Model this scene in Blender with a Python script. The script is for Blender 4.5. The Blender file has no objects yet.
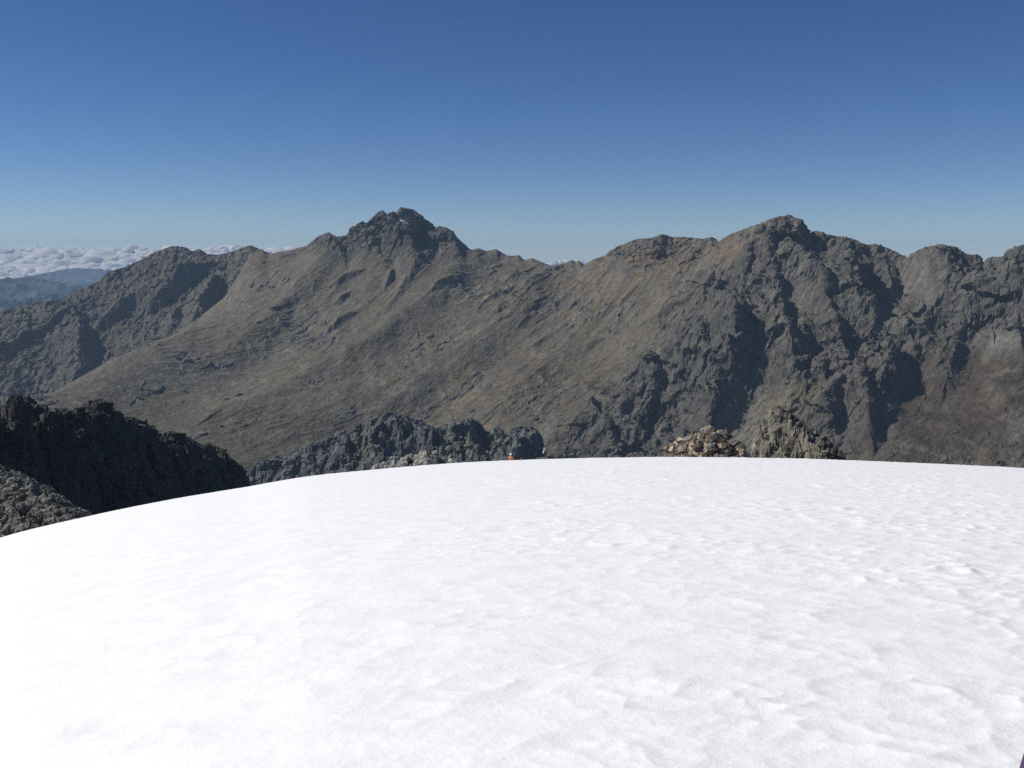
import bpy, bmesh, math, random
import numpy as np
from concurrent.futures import ThreadPoolExecutor
POOL = ThreadPoolExecutor(4)
from mathutils import Vector, Matrix, noise as mnoise

C = bpy.context.scene.collection
S = bpy.context.scene
RAD = math.radians

# ------------------------------------------------------------------ camera
F = 1005.0                                   # focal length in pixels of a 1024 px wide frame
PITCH = math.atan((384.0 - 255.0) / F)       # horizon at row 255
cam_d = bpy.data.cameras.new('camera')
cam_d.sensor_width = 36.0
cam_d.lens = 36.0 * F / 1024.0
cam_d.clip_start = 0.1
cam_d.clip_end = 200000.0
cam = bpy.data.objects.new('camera', cam_d)
C.objects.link(cam)
cam.location = (0, 0, 0)
cam.rotation_euler = (math.pi / 2 - PITCH, 0, 0)
S.camera = cam

# ------------------------------------------------------------------ sky and sun
SUN_AZ, SUN_EL = -84.0, 42.0                 # degrees; azimuth from the view direction, negative = left
world = bpy.data.worlds.new('World')
S.world = world
world.use_nodes = True
wn = world.node_tree
wn.nodes.clear()
sky = wn.nodes.new('ShaderNodeTexSky')
sky.sky_type = 'NISHITA'
sky.sun_disc = False
sky.sun_elevation = RAD(SUN_EL)
sky.sun_rotation = RAD(SUN_AZ)
sky.altitude = 4800.0
sky.air_density = 1.0
sky.dust_density = 2.6
sky.ozone_density = 2.1
bg = wn.nodes.new('ShaderNodeBackground')
bg.inputs['Strength'].default_value = 0.067
wo = wn.nodes.new('ShaderNodeOutputWorld')
hs = wn.nodes.new('ShaderNodeHueSaturation'); hs.inputs['Saturation'].default_value = 1.24; hs.inputs['Hue'].default_value = 0.509
wn.links.new(sky.outputs[0], hs.inputs['Color']); wn.links.new(hs.outputs[0], bg.inputs['Color'])
wn.links.new(bg.outputs[0], wo.inputs['Surface'])

sun_d = bpy.data.lights.new('sun', 'SUN')
sun_d.energy = 4.1
sun_d.angle = RAD(0.5)
sun_d.color = (1.0, 0.965, 0.91)
sun = bpy.data.objects.new('sun', sun_d)
C.objects.link(sun)
sdir = Vector((math.sin(RAD(SUN_AZ)) * math.cos(RAD(SUN_EL)), math.cos(RAD(SUN_AZ)) * math.cos(RAD(SUN_EL)), math.sin(RAD(SUN_EL))))
sun.rotation_euler = sdir.to_track_quat('Z', 'Y').to_euler()

S.view_settings.view_transform = 'Standard'
S.view_settings.look = 'None'
S.view_settings.gamma = 1.0
S.view_settings.use_curve_mapping = False
S.view_settings.exposure = 0.19
S.cycles.max_bounces = 5
S.cycles.diffuse_bounces = 2
S.cycles.volume_bounces = 0
S.cycles.use_denoising = False
HAZE = 2.7e-5

# ------------------------------------------------------------------ projection helpers
cp, sp = math.cos(PITCH), math.sin(PITCH)
def ray(u, v):
    """tan of azimuth pieces and tan of elevation of a picture point"""
    a = (np.asarray(u, float) - 512.0) / F
    b = (384.0 - np.asarray(v, float)) / F
    x = a; y = cp + b * sp; z = -sp + b * cp
    h = np.hypot(x, y)
    return np.arctan2(x, y), z / h
def pt(u, v, r):
    az, te = ray(u, v)
    return np.array([r * math.sin(az), r * math.cos(az), r * te])
def to_px(X, Y, Z):
    f = Y * cp - Z * sp
    up = Y * sp + Z * cp
    return 512 + F * X / f, 384 - F * up / f

# ------------------------------------------------------------------ noise (numpy)
def _hash(ix, iy, seed):
    h = (ix.astype(np.uint32) * np.uint32(374761393) + iy.astype(np.uint32) * np.uint32(668265263) + np.uint32(seed * 362437 + 1013904223))
    h = (h ^ (h >> np.uint32(13))) * np.uint32(1274126177)
    h = (h ^ (h >> np.uint32(16))) * np.uint32(2246822519)
    return h ^ (h >> np.uint32(15))
def perlin(x, y, seed=0):
    x0 = np.floor(x); y0 = np.floor(y)
    fx = (x - x0).astype(np.float32); fy = (y - y0).astype(np.float32)
    ix = x0.astype(np.int64); iy = y0.astype(np.int64)
    def g(dx, dy):
        h = _hash(ix + dx, iy + dy, seed)
        a = (h & np.uint32(1023)).astype(np.float32) * np.float32(2 * math.pi / 1024)
        return np.cos(a) * (fx - dx) + np.sin(a) * (fy - dy)
    sx = fx * fx * fx * (fx * (fx * 6 - 15) + 10); sy = fy * fy * fy * (fy * (fy * 6 - 15) + 10)
    a = g(0, 0); a = a + sx * (g(1, 0) - a)
    b = g(0, 1); b = b + sx * (g(1, 1) - b)
    return (a + sy * (b - a)) * 1.5
def perlin3(x, y, z, seed=0):
    x0 = np.floor(x); y0 = np.floor(y); z0 = np.floor(z)
    fx = (x - x0).astype(np.float32); fy = (y - y0).astype(np.float32); fz = (z - z0).astype(np.float32)
    ix = x0.astype(np.int64); iy = y0.astype(np.int64); iz = z0.astype(np.int64)
    def g(dx, dy, dz):
        h = _hash(ix + dx + (iz + dz) * 7919, iy + dy + (iz + dz) * 104729, seed)
        a = (h & np.uint32(1023)).astype(np.float32) * np.float32(2 * math.pi / 1024)
        c = (((h >> np.uint32(10)) & np.uint32(1023)).astype(np.float32) / 511.5 - 1)
        q = np.sqrt(1 - np.minimum(c * c, 1))
        return q * np.cos(a) * (fx - dx) + q * np.sin(a) * (fy - dy) + c * (fz - dz)
    w = lambda t: t * t * t * (t * (t * 6 - 15) + 10)
    sx, sy, sz = w(fx), w(fy), w(fz)
    L = lambda a, b, t: a + t * (b - a)
    return L(L(L(g(0,0,0), g(1,0,0), sx), L(g(0,1,0), g(1,1,0), sx), sy), L(L(g(0,0,1), g(1,0,1), sx), L(g(0,1,1), g(1,1,1), sx), sy), sz) * 1.5
def facets3(X, Y, Z, wl, seed, mask, tilt=1.0):
    """broken rock: every 3-D Voronoi cell is one tilted facet"""
    def part(x, y, z):
        gx, gy, gz = x / wl, y / wl, z / wl
        ix = np.floor(gx).astype(np.int64); iy = np.floor(gy).astype(np.int64); iz = np.floor(gz).astype(np.int64)
        best = np.full(x.shape, 9.0, np.float32); val = np.zeros(x.shape, np.float32)
        for dx in (-1, 0, 1):
            for dy in (-1, 0, 1):
                for dz in (-1, 0, 1):
                    h = _hash(ix + dx + (iz + dz) * 7919, iy + dy + (iz + dz) * 104729, seed)
                    ax = (gx - ix - dx - 0.15 - 0.7 * (h & np.uint32(255)) / 255.0).astype(np.float32)
                    ay = (gy - iy - dy - 0.15 - 0.7 * ((h >> np.uint32(8)) & np.uint32(255)) / 255.0).astype(np.float32)
                    az_ = (gz - iz - dz - 0.15 - 0.7 * ((h >> np.uint32(16)) & np.uint32(255)) / 255.0).astype(np.float32)
                    d = ax * ax + ay * ay + az_ * az_
                    q = d < best
                    if not q.any(): continue
                    g = h * np.uint32(2654435761)
                    t1 = ((g >> np.uint32(24)).astype(np.float32) / 127.5 - 1) * tilt; t2 = (((g >> np.uint32(16)) & np.uint32(255)).astype(np.float32) / 127.5 - 1) * tilt
                    t3 = (((g >> np.uint32(8)) & np.uint32(255)).astype(np.float32) / 127.5 - 1) * tilt; h0 = ((h >> np.uint32(24)).astype(np.float32) / 255 - .5) * 0.7
                    val = np.where(q, h0 + t1 * ax + t2 * ay + t3 * az_, val); best = np.where(q, d, best)
        return val
    out = np.zeros(X.shape, np.float32)
    xm, ym, zm = X[mask], Y[mask], Z[mask]
    if len(xm) == 0: return out
    jobs = [POOL.submit(part, a, b, c) for a, b, c in zip(np.array_split(xm, 12), np.array_split(ym, 12), np.array_split(zm, 12))]
    out[mask] = np.concatenate([j.result() for j in jobs], 0)
    return out
def push_out(X, Y, Z, wl, amp, octs, seed, cell=None, gain=0.6):
    """rugged 3-D relief along the surface normal, so steep faces are not streaked; amp may be an array"""
    P = np.stack([X, Y, Z], -1)
    N = np.cross(np.gradient(P, axis=1), np.gradient(P, axis=0))
    N /= np.linalg.norm(N, axis=-1, keepdims=True) + 1e-9
    N *= np.sign(N[..., 2:3] + 1e-9)
    d = 0; a = 1.0; t = 0; w = wl
    jobs = [POOL.submit(lambda i=i: perlin3(X / (wl * .48 ** i), Y / (wl * .48 ** i), Z / (wl * .48 ** i), seed + i * 13)) for i in range(octs)]
    for i in range(octs):
        n = jobs[i].result()
        d = d + a * (0.45 - np.abs(n) * 1.6); t += a; a *= gain; w *= 0.48
    d = d / t * amp
    if cell is not None:
        wx = perlin3(X / (cell[0] * .9), Y / (cell[0] * .9), Z / (cell[0] * .9), seed + 71) * cell[0] * .22
        k = np.clip(amp / np.max(amp) * 1.12 - 0.12, 0, 1) if np.ndim(amp) else np.ones(X.shape)
        d = d + facets3(X + wx, Y - wx, Z + wx, cell[0], seed + 81, k > 0.03) * cell[1] * k
    return X + N[..., 0] * d, Y + N[..., 1] * d, Z + N[..., 2] * d
def fbm(x, y, wl, octs, seed, gain=0.5):
    s = 0; a = 1.0; t = 0
    jobs = [POOL.submit(lambda i=i: perlin(x / (wl * .49 ** i), y / (wl * .49 ** i), seed + i * 17)) for i in range(octs)]
    for i in range(octs):
        s = s + a * jobs[i].result(); t += a
        a *= gain
    return s / t
def ridged(x, y, wl, octs, seed, gain=0.55):
    s = 0; a = 1.0; t = 0; w = 1.0
    jobs = [POOL.submit(lambda i=i: perlin(x / (wl * .47 ** i), y / (wl * .47 ** i), seed + i * 31)) for i in range(octs)]
    for i in range(octs):
        n = 1 - np.abs(jobs[i].result()) * 1.6
        n = np.clip(n, -0.4, 1) ** 2 * np.sign(np.clip(n, -0.4, 1))
        s = s + a * n * w; t += a
        w = np.clip(n * 1.3, 0.15, 1)
        a *= gain
    return s / t
def blocks(x, y, wl, seed, tilt=0.5):
    """jumbled angular blocks: each Voronoi cell is its own tilted facet"""
    gx = x / wl; gy = y / wl
    ix = np.floor(gx).astype(np.int64); iy = np.floor(gy).astype(np.int64)
    best = np.full(x.shape, 1e9, np.float32); val = np.zeros(x.shape, np.float32); cid = np.zeros(x.shape, np.float32)
    second = np.full(x.shape, 1e9, np.float32)
    for dx in (-1, 0, 1):
        for dy in (-1, 0, 1):
            cx = ix + dx; cy = iy + dy
            h = _hash(cx, cy, seed); h2 = _hash(cx, cy, seed + 5)
            px = cx + (h & np.uint32(255)) / 255.0; py = cy + ((h >> np.uint32(8)) & np.uint32(255)) / 255.0
            ddx = gx - px; ddy = gy - py
            d = (ddx * ddx + ddy * ddy).astype(np.float32)
            hz = ((h2 & np.uint32(255)) / 255.0 - 0.5)
            tx = (((h2 >> np.uint32(8)) & np.uint32(255)) / 255.0 - 0.5) * 2 * tilt
            ty = (((h2 >> np.uint32(16)) & np.uint32(255)) / 255.0 - 0.5) * 2 * tilt
            v = (hz + tx * ddx + ty * ddy).astype(np.float32)
            m = d < best
            second = np.where(m, best, np.minimum(second, d))
            val = np.where(m, v, val); cid = np.where(m, ((h >> np.uint32(16)) & np.uint32(255)) / 255.0, cid).astype(np.float32)
            best = np.where(m, d, best)
    return val, cid, np.sqrt(second) - np.sqrt(best)

# ------------------------------------------------------------------ thin plate surface through control points
def tps(P, smooth=1e-4):
    P = np.array(P, float)
    xy = P[:, :2] / 1000.0; z = P[:, 2]
    n = len(P)
    d2 = ((xy[:, None] - xy[None]) ** 2).sum(-1)
    K = 0.5 * d2 * np.log(d2 + 1e-12)
    A = np.zeros((n + 3, n + 3))
    A[:n, :n] = K + np.eye(n) * smooth
    A[:n, n] = 1; A[:n, n + 1:] = xy; A[n, :n] = 1; A[n + 1:, :n] = xy.T
    w = np.linalg.solve(A, np.concatenate([z, [0, 0, 0]]))
    def f(X, Y):
        x = (X / 1000.0).astype(np.float32); y = (Y / 1000.0).astype(np.float32)
        o = (w[n] + w[n + 1] * x + w[n + 2] * y).astype(np.float64)
        for i in range(n):
            q = (x - np.float32(xy[i, 0])) ** 2 + (y - np.float32(xy[i, 1])) ** 2 + np.float32(1e-9)
            o += w[i] * 0.5 * q * np.log(q)
        return o
    return f

def smooth1(a, k):
    if k < 1: return a
    ker = np.exp(-np.linspace(-2, 2, 2 * k + 1) ** 2); ker /= ker.sum()
    return np.convolve(np.pad(a, k, mode='edge'), ker, mode='valid')

# ------------------------------------------------------------------ mesh helpers
def tag(o, label=None, cat=None, group=None, kind=None):
    if label: o['label'] = label
    if cat: o['category'] = cat
    if group: o['group'] = group
    if kind: o['kind'] = kind
    return o
def grid_mesh(name, X, Y, Z, mat, col=None, smooth=True):
    M, N = X.shape
    me = bpy.data.meshes.new(name)
    me.vertices.add(M * N)
    co = np.stack([X, Y, Z], -1).astype(np.float32).reshape(-1)
    me.vertices.foreach_set('co', co)
    idx = np.arange(M * N).reshape(M, N)
    q = np.stack([idx[:-1, :-1], idx[:-1, 1:], idx[1:, 1:], idx[1:, :-1]], -1).reshape(-1, 4)
    me.loops.add(q.size); me.polygons.add(len(q))
    me.loops.foreach_set('vertex_index', q.reshape(-1).astype(np.int32))
    me.polygons.foreach_set('loop_start', np.arange(0, q.size, 4, dtype=np.int32))
    me.update(calc_edges=True)
    if col is not None:
        at = me.color_attributes.new('rock', 'FLOAT_COLOR', 'POINT')
        c = np.ones((M * N, 4), np.float32); c[:, :3] = np.clip(col.reshape(-1, 3), 0.005, 0.95)
        at.data.foreach_set('color', c.reshape(-1))
    me.polygons.foreach_set('use_smooth', np.full(len(q), smooth, bool))
    me.materials.append(mat)
    o = bpy.data.objects.new(name, me)
    C.objects.link(o)
    return o

def rock_material(name, scale, bump, contrast=0.5, rough=0.95):
    """colour from the baked rock map, broken up by procedural grain; scale = metres of the coarse grain"""
    m = bpy.data.materials.new(name); m.use_nodes = True
    nt = m.node_tree; b = nt.nodes['Principled BSDF']
    b.inputs['Roughness'].default_value = rough
    b.inputs['Specular IOR Level'].default_value = 0.2
    a = nt.nodes.new('ShaderNodeVertexColor'); a.layer_name = 'rock'
    geo = nt.nodes.new('ShaderNodeNewGeometry')
    mp = nt.nodes.new('ShaderNodeMapping'); mp.inputs['Scale'].default_value = (1 / scale, 1 / scale, 1 / scale)
    nt.links.new(geo.outputs['Position'], mp.inputs['Vector'])
    n1 = nt.nodes.new('ShaderNodeTexNoise'); n1.inputs['Scale'].default_value = 1.0; n1.inputs['Detail'].default_value = 6; n1.inputs['Roughness'].default_value = 0.65
    nt.links.new(mp.outputs[0], n1.inputs['Vector'])
    rg = nt.nodes.new('ShaderNodeMapRange'); rg.inputs['From Min'].default_value = 0.3; rg.inputs['From Max'].default_value = 0.7
    rg.inputs['To Min'].default_value = 1 - contrast; rg.inputs['To Max'].default_value = 1 + contrast
    nt.links.new(n1.outputs['Fac'], rg.inputs['Value'])
    mx = nt.nodes.new('ShaderNodeVectorMath'); mx.operation = 'SCALE'
    nt.links.new(a.outputs['Color'], mx.inputs[0]); nt.links.new(rg.outputs[0], mx.inputs['Scale'])
    nt.links.new(mx.outputs[0], b.inputs['Base Color'])
    n2 = nt.nodes.new('ShaderNodeTexNoise'); n2.inputs['Scale'].default_value = 1.7; n2.inputs['Detail'].default_value = 5; n2.inputs['Roughness'].default_value = 0.6
    nt.links.new(mp.outputs[0], n2.inputs['Vector'])
    bp = nt.nodes.new('ShaderNodeBump'); bp.inputs['Strength'].default_value = 1.0; bp.inputs['Distance'].default_value = bump
    nt.links.new(n2.outputs['Fac'], bp.inputs['Height'])
    nt.links.new(bp.outputs[0], b.inputs['Normal'])
    return m

def plain_material(name, col, rough=0.7, var=0.12, scale=30.0):
    m = bpy.data.materials.new(name); m.use_nodes = True
    nt = m.node_tree; b = nt.nodes['Principled BSDF']
    b.inputs['Roughness'].default_value = rough
    n = nt.nodes.new('ShaderNodeTexNoise'); n.inputs['Scale'].default_value = scale; n.inputs['Detail'].default_value = 4
    tc = nt.nodes.new('ShaderNodeTexCoord'); nt.links.new(tc.outputs['Object'], n.inputs['Vector'])
    r = nt.nodes.new('ShaderNodeValToRGB')
    r.color_ramp.elements[0].position = 0.3; r.color_ramp.elements[1].position = 0.7
    r.color_ramp.elements[0].color = tuple(c * (1 - var) for c in col) + (1,)
    r.color_ramp.elements[1].color = tuple(min(1, c * (1 + var)) for c in col) + (1,)
    nt.links.new(n.outputs['Fac'], r.inputs['Fac']); nt.links.new(r.outputs[0], b.inputs['Base Color'])
    return m

# ------------------------------------------------------------------ terrain builder
def lerp(a, b, t): return a + (b - a) * t
def sstep(x, a, b):
    t = np.clip((x - a) / (b - a), 0, 1); return t * t * (3 - 2 * t)
def blob(U, V, pts):
    """soft sum of ellipses (u, v, radius_u, radius_v, weight)"""
    o = 0
    for (u, v, a, b, w) in pts:
        o = o + w * np.exp(-((U - u) / a) ** 2 - ((V - v) / b) ** 2)
    return np.clip(o, 0, 1)

def terrain(name, u0, u1, r0, r1, nx, nr, ctrl, skyline, ribs, relief, colour, mat, corr_w=320.0, corr_k=5, corr_max=160, smooth=1e-4, iters=3, rough=None):
    az0 = float(ray(u0, 255)[0]); az1 = float(ray(u1, 255)[0])
    az = np.linspace(az0, az1, nx); rr = np.linspace(r0, r1, nr)
    A, R = np.meshgrid(az, rr)
    X = R * np.sin(A); Y = R * np.cos(A)
    f = tps([pt(u, v, r) for (u, v, r) in ctrl], smooth)
    # the thin-plate base is smooth: evaluate it on every fourth node and interpolate
    ca = np.unique(np.r_[np.arange(0, nx, 4), nx - 1]); cr_ = np.unique(np.r_[np.arange(0, nr, 4), nr - 1])
    Zc = f(X[np.ix_(cr_, ca)], Y[np.ix_(cr_, ca)])
    Zc = np.stack([np.interp(np.arange(nx), ca, row) for row in Zc])
    Z = np.stack([np.interp(np.arange(nr), cr_, Zc[:, j]) for j in range(nx)], 1)
    base = Z.copy()
    # ribs: crest lines traced on the slope, gentle on one side, cliff on the other
    wx = fbm(X, Y, 160, 3, 91) * 26; wy = fbm(X, Y, 160, 3, 92) * 26
    wx2 = fbm(X, Y, 40, 3, 93) * 9; wy2 = fbm(X, Y, 40, 3, 94) * 9
    XW = X + wx + wx2; YW = Y + wy + wy2
    for (line, h, wl, wr) in ribs:
        P = []
        for (u, v) in line:
            a, te = ray(u, v)
            j = int(np.clip(round((a - az0) / (az1 - az0) * (nx - 1)), 0, nx - 1))
            colz = base[:, j] + h * 0.8
            hit = np.nonzero(colz >= rr * te)[0]
            r = rr[hit[0]] if len(hit) else rr[-1] * 0.6
            P.append((r * math.sin(a), r * math.cos(a)))
        P = np.array(P)
        L = np.r_[0, np.cumsum(np.hypot(*np.diff(P, axis=0).T))]
        m = (X > P[:, 0].min() - wl - 80) & (X < P[:, 0].max() + wl + 80) & (Y > P[:, 1].min() - wl - 80) & (Y < P[:, 1].max() + wl + 80)
        if not m.any(): continue
        x = XW[m]; y = YW[m]
        bd = np.full(x.shape, 1e9); bs = np.zeros(x.shape); bt = np.zeros(x.shape)
        for i in range(len(P) - 1):
            a = P[i]; d = P[i + 1] - a; l2 = d @ d + 1e-9
            t = np.clip(((x - a[0]) * d[0] + (y - a[1]) * d[1]) / l2, 0, 1)
            ex = x - a[0] - t * d[0]; ey = y - a[1] - t * d[1]
            dd = np.hypot(ex, ey)
            q = dd < bd
            bs = np.where(q, np.sign(d[0] * ey - d[1] * ex), bs)
            bt = np.where(q, (L[i] + t * math.sqrt(l2)) / L[-1], bt)
            bd = np.where(q, dd, bd)
        amp = h * (0.45 + 0.55 * np.sin(np.pi * np.clip(bt * 0.8 + 0.12, 0, 1)))
        right = bs > 0
        g = np.where(right, np.exp(-(bd / wr) ** 2.0), np.clip(1 - bd / wl, 0, 1) ** 1.6)
        Z[m] += amp * g
    U, V = to_px(X, Y, Z)
    Z += relief(X, Y, U, V, R)
    if skyline is not None:
        sk = np.array(skyline, float)
        saz, ste = ray(sk[:, 0], sk[:, 1])
        T = np.interp(az, saz, ste)
        for it in range(iters):
            for (kk, ww) in ((30, corr_w), (corr_k, corr_w * 0.28)):
                E = Z / R
                k = E.argmax(0)
                rm = smooth1(rr[k], 14)
                dz = np.clip(smooth1(T - E.max(0), kk) * rr[k], -corr_max, corr_max)
                Z += dz[None] * np.exp(-(np.abs(R - rm[None]) / ww) ** 2)
    U, V = to_px(X, Y, Z)
    gy, gx = np.gradient(Z)
    sl_r = gy / np.gradient(rr)[:, None]; sl_a = gx / (R * (az[1] - az[0]))
    slope = np.hypot(sl_r, sl_a)
    col = colour(X, Y, Z, U, V, slope)
    if rough is not None:
        Zs = Z
        for (wl_, amp_, oc_, sd_, cell_) in rough:
            if callable(amp_): amp_ = amp_(X, Y, U, V)
            X, Y, Z = push_out(X, Y, Z, wl_, amp_, oc_, sd_, cell_)
        if skyline is not None:
            for it in range(2):
                Rn = np.hypot(X, Y); E = Z / Rn; k = E.argmax(0)
                rm = smooth1(rr[k], 14)
                dz = np.clip(smooth1(T - E.max(0), 6) * rr[k], -corr_max, corr_max)
                Z = Z + dz[None] * np.exp(-(np.abs(R - rm[None]) / (corr_w * .5)) ** 2)
            Zs = Z
    # warmer stone overall
    o = grid_mesh(name, X, Y, Z, mat, col * np.array([1.05, 1.025, 0.955]), smooth=False)
    return o, (X, Y, Z)

def mixc(c, w, t):
    return c * (1 - w[..., None]) + np.array(t) * w[..., None]

# ================================================================== SETTING
SKY = [(0,312),(15,307),(45,301),(65,300),(75,292),(97,282),(107,272),(125,267),(140,260),(155,252),(172,246),(185,247),(192,251),(200,249),(207,254),(217,255),(230,252),(250,245),(263,250),(268,254),(286,251),(306,246),(318,237),(328,232),(336,237),(348,235),(353,227),(363,221),(368,227),(374,219),(381,210),(387,217),(392,211),(396,213),(400,207),(411,209),(419,215),(426,221),(433,227),(436,231),(440,226),(448,229),(455,236),(461,242),(471,250),(478,248),(486,251),(496,249),(506,255),(512,256),(519,255),(524,260),(532,258),(539,261),(552,266),(565,263),(572,260),(576,262),(579,260),(584,265),(594,259),(607,255),(612,250),(624,244),(637,239),(652,238),(662,234),(672,237),(687,237),(702,239),(712,237),(718,242),(729,235),(752,226),(764,223),(768,220),(778,217),(788,215),(798,220),(804,227),(810,234),(818,231),(828,235),(843,237),(853,239),(865,245),(878,244),(890,249),(900,254),(907,258),(918,250),(928,247),(940,244),(953,247),(965,254),(978,255),(983,265),(990,257),(1003,257),(1010,249),(1023,245),(1060,238),(1110,255)]

# ---- main massif
main_sky = [(-110,470),(-60,440),(0,414),(20,407),(62,388),(110,360),(180,332),(225,297),(240,272),(250,254)] + [s for s in SKY if s[0] >= 256]
skyr = [(256,247,5000),(300,247,4930),(330,234,4900),(380,214,4850),(405,212,4800),(436,232,4780),(470,250,4700),(510,256,4650),(552,266,4560),(600,257,4420),(650,238,4300),(718,240,4100),(752,226,3900),(785,217,3700),(812,234,3680),(850,239,3700),(907,258,3850),(940,244,3640),(983,262,3750),(1024,245,3500),(1100,252,3450)]
rimr = [(240,273,4860),(225,298,4720),(180,333,4480),(110,361,4180),(62,389,4000),(0,415,3800),(-60,440,3650)]
ctrl_main = list(skyr) + list(rimr)
for (u, v, r) in skyr[::2]:
    ctrl_main.append((u, v + 82, r + 640))
for (u, v, r) in rimr:
    p = pt(u, v, r); p2 = p + np.array([-260, 200, -230.0]); uu, vv = to_px(*p2); ctrl_main.append((uu, vv, math.hypot(p2[0], p2[1])))
ctrl_main += [(300,300,4560),(300,350,4200),(220,370,4120),(130,410,3800),(200,430,3620),(300,430,3570),(400,300,4330),(400,260,4560),(400,350,4020),(400,410,3680),(480,300,4250),(500,350,3960),(500,420,3480),
    (560,300,4200),(600,300,4090),(600,350,3800),(600,410,3440),(650,280,4000),(650,340,3720),(650,380,3560),(700,262,3930),(740,250,3820),(690,310,3740),
    (700,400,3300),(740,350,3400),(760,300,3540),(730,420,3190),(690,450,3100),(600,455,3180),(500,462,3200),(400,465,3350),
    (785,262,3560),(790,300,3440),(820,350,3280),(820,300,3420),(800,400,3120),(820,440,3000),(870,300,3500),(860,350,3290),(880,380,3200),(860,420,3060),
    (905,290,3680),(940,290,3520),(940,330,3420),(930,370,3260),(950,400,3140),(1010,290,3560),(1010,330,3380),(1000,380,3200),(1000,440,2960),(900,455,2880),(960,460,2880),
    (760,455,2960),(1100,330,3330),(1100,440,2900),(0,450,3560),(60,450,3520),(150,480,3300),(250,500,3200),(-80,500,3200),
    (100,560,2900),(300,540,2900),(500,540,2800),(700,530,2720),(900,540,2560),(1080,540,2560),(300,640,2450),(600,640,2350),(900,640,2250)]

ribs_main = [
    ([(756,232),(738,258),(719,281),(700,312),(682,337),(660,356),(640,368),(610,396),(575,420),(548,432)], 60, 330, 70),
    ([(718,282),(724,300),(733,324),(732,348),(722,368)], 240, 210, 52),
    ([(708,300),(702,325),(698,352)], 46, 60, 20),
    ([(682,339),(691,360),(704,384),(716,405)], 85, 120, 24),
    ([(646,363),(652,378),(648,396),(638,410)], 100, 130, 30),
    ([(590,412),(608,433),(624,456)], 44, 110, 16),
    ([(663,398),(667,412),(662,424)], 40, 60, 18),
    ([(762,228),(764,250),(772,275),(774,296),(786,326)], 120, 110, 34),
    ([(745,262),(742,285),(748,310)], 40, 60, 16),
    ([(790,222),(804,236),(812,256),(822,268)], 95, 110, 34),
    ([(843,238),(851,258),(859,284)], 80, 110, 28),
    ([(872,252),(884,268),(892,284)], 58, 60, 24),
    ([(950,248),(970,264),(984,292)], 80, 150, 30),
    ([(974,300),(966,318),(956,334)], 46, 90, 24),
    ([(940,296),(930,312),(918,332)], 30, 80, 20),
    ([(887,328),(889,348),(886,364)], 100, 100, 28),
    ([(882,368),(884,382),(888,394)], 70, 70, 24),
    ([(855,358),(860,380),(865,404),(869,420)], 90, 100, 26),
    ([(824,380),(823,400),(830,420)], 105, 150, 34),
    ([(801,330),(797,352),(790,372)], 46, 80, 20),
    ([(958,342),(952,356),(947,371)], 52, 90, 22),
    ([(1012,320),(1018,336),(1022,348)], 60, 90, 22),
    ([(1004,260),(1012,282),(1016,300)], 60, 90, 24),
    ([(399,207),(403,222),(410,238),(414,248)], 100, 100, 40),
    ([(388,214),(391,226),(396,240)], 50, 60, 22),
    ([(437,230),(445,240),(454,250)], 60, 70, 34),
    ([(363,222),(368,234),(376,246)], 30, 60, 18),
    ([(329,234),(334,246),(344,256)], 30, 60, 18),
    ([(726,296),(738,318),(748,340)], 60, 40, 16),
    ([(714,300),(716,325),(712,350)], 40, 34, 14),
    ([(692,330),(696,350),(700,372)], 30, 40, 12),
    ([(770,332),(768,350),(760,372)], 60, 80, 22),
    ([(786,345),(784,362)], 40, 60, 16),
    ([(838,310),(842,330),(845,350)], 50, 70, 20),
    ([(870,300),(873,320),(870,340)], 40, 60, 18),
    ([(903,330),(912,348)], 36, 60, 16),
    # low shoulders that give the long slope its broad shape
    ([(470,250),(430,290),(380,330),(300,372),(240,400)], 45, 260, 90),
    ([(552,266),(500,320),(440,366),(380,400)], 40, 260, 90),
    ([(330,240),(300,280),(262,320),(225,350)], 45, 200, 80),
    ([(640,262),(600,300),(555,350),(505,400)], 30, 240, 80),
    ([(430,252),(410,280),(385,305)], 30, 70, 26),
    # scarps running down the long slope, dark on their lower side
    ([(508,291),(498,298),(487,305)], 22, 60, 10),
    ([(704,292),(684,302),(662,310),(650,318)], 26, 70, 12),
    ([(632,294),(618,303)], 16, 50, 10),
    ([(357,270),(346,276),(336,282)], 28, 50, 12),
    ([(391,271),(387,282)], 26, 40, 12),
    ([(349,292),(340,299)], 26, 40, 12),
    ([(352,314),(338,320),(325,328)], 26, 50, 12),
    ([(455,285),(440,292),(432,298)], 18, 50, 10),
    ([(666,330),(660,338)], 18, 40, 10),
    ([(560,332),(540,340),(530,348)], 14, 50, 10),
    ([(600,340),(585,348)], 14, 50, 10),
]
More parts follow.
